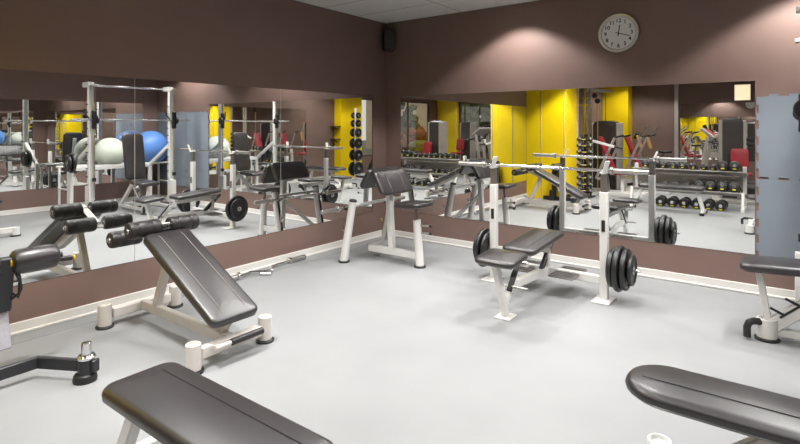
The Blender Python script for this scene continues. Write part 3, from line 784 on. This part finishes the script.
for z, nm in ((1.48, 'upper'), (1.12, 'lower')):
    o = thing('wall_shelf', '%s small dark shelf on the yellow column behind the plate stand' % nm, 'shelf', (5.93, -5.23, z), 0, 'shelves on the yellow column')
    MB().box((0, .09, 0), (.25, .18, .025)).build('board', BARK, o); MB().beam((0, .012, -.10), (0, .15, -.01), .02).build('bracket', BLK, o)
# lit panel over the front mirror
o = thing('wall_light_box', 'glowing square light panel on the front wall above the far mirror', 'wall light', (3.43, -D_, 2.38))
MB().box((0, .03, 0), (.37, .06, .43)).build('housing', WHITE, o); MB().box((0, .064, 0), (.34, .008, .40), .002).build('diffuser', BOXL, o)

# ------------------------------------------------------------------ outside, beyond the windows
o = MB().box((14, -18, -.3), (44, 46, .2)).build('ground', GROUND); o['kind'] = 'structure'
def tree(label, x, y, h, r, m):
    o = thing('tree', label, 'tree', (x, y, -.2), 0, 'trees outside the windows')
    MB().cyl((0, 0, 0), (0, 0, h*.6), .14, .07, n=10).build('trunk', BARK, o)
    b = MB(); rnd = random.Random(int(x*13+y*7))
    for k in range(60):
        a, e = rnd.uniform(0, 2*PI), rnd.uniform(-1, 1); q = r*rnd.uniform(.45, 1)
        c = V((q*math.cos(a)*math.sqrt(1-e*e), q*math.sin(a)*math.sqrt(1-e*e), h*.65+e*q*.9))
        bmesh.ops.create_icosphere(b.bm, subdivisions=1, radius=r*rnd.uniform(.14, .28), matrix=M.Translation(c) @ M.Rotation(rnd.uniform(0, 6), 4, V((1, .5, .2))))
    b.build('crown', m, o, 10)
tree('dark green tree outside the long window, nearest the yellow column', 10.4, -9.0, 2.7, 1.0, LEAF1)
tree('rust coloured tree outside the long window', 9.2, -13.6, 1.7, .75, LEAF2)
tree('dark green tree behind the rust coloured one outside the long window', 12.6, -17.0, 3.0, 1.2, LEAF1)
tree('dark tree outside the front window', 6.5, -15.6, 3.0, 1.15, LEAF1)
tree('dark tree seen through the front window, further from the wall', 9.3, -19.2, 3.6, 1.3, LEAF1)
b = MB().box((7.5, -11.7, .35), (.7, .9, 1.1), .1); tag(b.build('hedge', LEAF3), 'olive clipped hedge outside the long window', 'hedge')
o = thing('house', 'pale house beyond the trees outside the long window', 'building', (19, -27, -.2))
MB().box((0, 0, 1.8), (4, 6, 3.6)).build('house_wall', STONE, o); MB().beam((0, -3.2, 4.0), (0, 3.2, 4.0), 4.6, 1.0, .4).build('roof', BARK, o)

# ------------------------------------------------------------------ lights
def spot(x, y, watts, size, blend, label, soft=.09, col=(1, .985, .965)):
    o = thing('downlight', label, 'ceiling light', (x, y, H_), 0, 'recessed ceiling downlights')
    MB().lathe(frame((0, 0, 0), (0, 0, -1))[0], [(0, .10), (.012, .10), (.014, .085), (.006, .075), (.002, .075)], 28, False).build('trim_ring', WHITE, o)
    MB().cyl((0, 0, -.001), (0, 0, -.004), .074, n=28).build('diffuser', LAMP, o)
    l = bpy.data.lights.new('spot', 'SPOT'); l.energy = watts; l.spot_size = R(size); l.spot_blend = blend; l.shadow_soft_size = soft; l.color = col
    lo = bpy.data.objects.new('spot_lamp', l); C.objects.link(lo); lo.location = (x, y, H_-.02)
WASH, MAIN = 105, 135
spot(2.0, -.42, WASH*1.2, 120, .3, 'recessed downlight close to the back wall above the bench press')
spot(4.62, -.42, WASH*1.6, 120, .3, 'recessed downlight close to the back wall above the foam tiles')
rows = ('nearest the back wall', 'above the bench press seat', 'over the middle of the training floor', 'above the dumbbell rack', 'over the red machines', 'nearest the front wall')
cols = ('left', 'middle', 'right')
for j, y in enumerate((-1.6, -3.0, -4.5, -6.2, -7.9, -9.7)):
    for i, x in enumerate((1.6, 3.1, 4.6)):
        spot(x, y, MAIN*(1.55, .62, .52, .75, .7, .5)[j], 122, .2, 'recessed downlight in the %s column of ceiling lights, %s' % (cols[i], rows[j]), .2)
for k, (x, y) in enumerate(((.95, -1.75), (.95, -3.3))):  # lamps added to lift the floor and lower wall on the left
    spot(x, y, 100, 86, .3, 'added narrow fill lamp along the left wall, %s' % ('above the curl bar', 'above the sit-up bench')[k], .15)
for k, (x, y) in enumerate(((1.75, -1.02), (3.3, -1.02), (4.55, -1.02))):  # lamps added for extra floor light near the back wall
    spot(x, y, 78, 84, .3, 'added narrow fill lamp along the back wall, %s' % ('beside the curl bench', 'above the bench press plates', 'above the smith machine')[k], .15)
spot(1.35, -4.1, 330, 108, .3, 'added fill lamp in front of the yellow wall on the left', .1)  # added lamp that brightens the yellow wall
spot(5.2, -4.1, 130, 140, .5, 'added fill lamp in front of the plate stand', .1)  # added fill for the yellow column on the right wall
spot(.9, -9.6, 110, 140, .5, 'added fill lamp in front of the rear yellow column', .1)  # added to light up the yellow column in the front corner

w = bpy.data.worlds.new('World'); SC.world = w; w.use_nodes = True
nt = w.node_tree; bg = nt.nodes['Background']
bg.inputs['Color'].default_value = (.93, .89, .80, 1); bg.inputs['Strength'].default_value = .95

# ------------------------------------------------------------------ camera and view
cam = bpy.data.cameras.new('camera'); co = bpy.data.objects.new('camera', cam); C.objects.link(co)
cam.sensor_fit = 'HORIZONTAL'; cam.sensor_width = 36; cam.lens = 36*520.73/800
cam.shift_y = -(222-125.88)/800
cam.clip_start = .05
co.location = (4.4658, -5.616, 1.5); co.rotation_euler = (R(90), 0, .64498)
SC.camera = co
vs = SC.view_settings; vs.view_transform = 'Standard'; vs.look = 'None'; vs.gamma = 1; vs.use_curve_mapping = False; vs.exposure = 0
cy = SC.cycles
cy.max_bounces = 14; cy.glossy_bounces = 10; cy.diffuse_bounces = 2; cy.transmission_bounces = 6; cy.transparent_max_bounces = 8
cy.caustics_reflective = False; cy.caustics_refractive = False; cy.sample_clamp_indirect = 6; cy.use_denoising = True
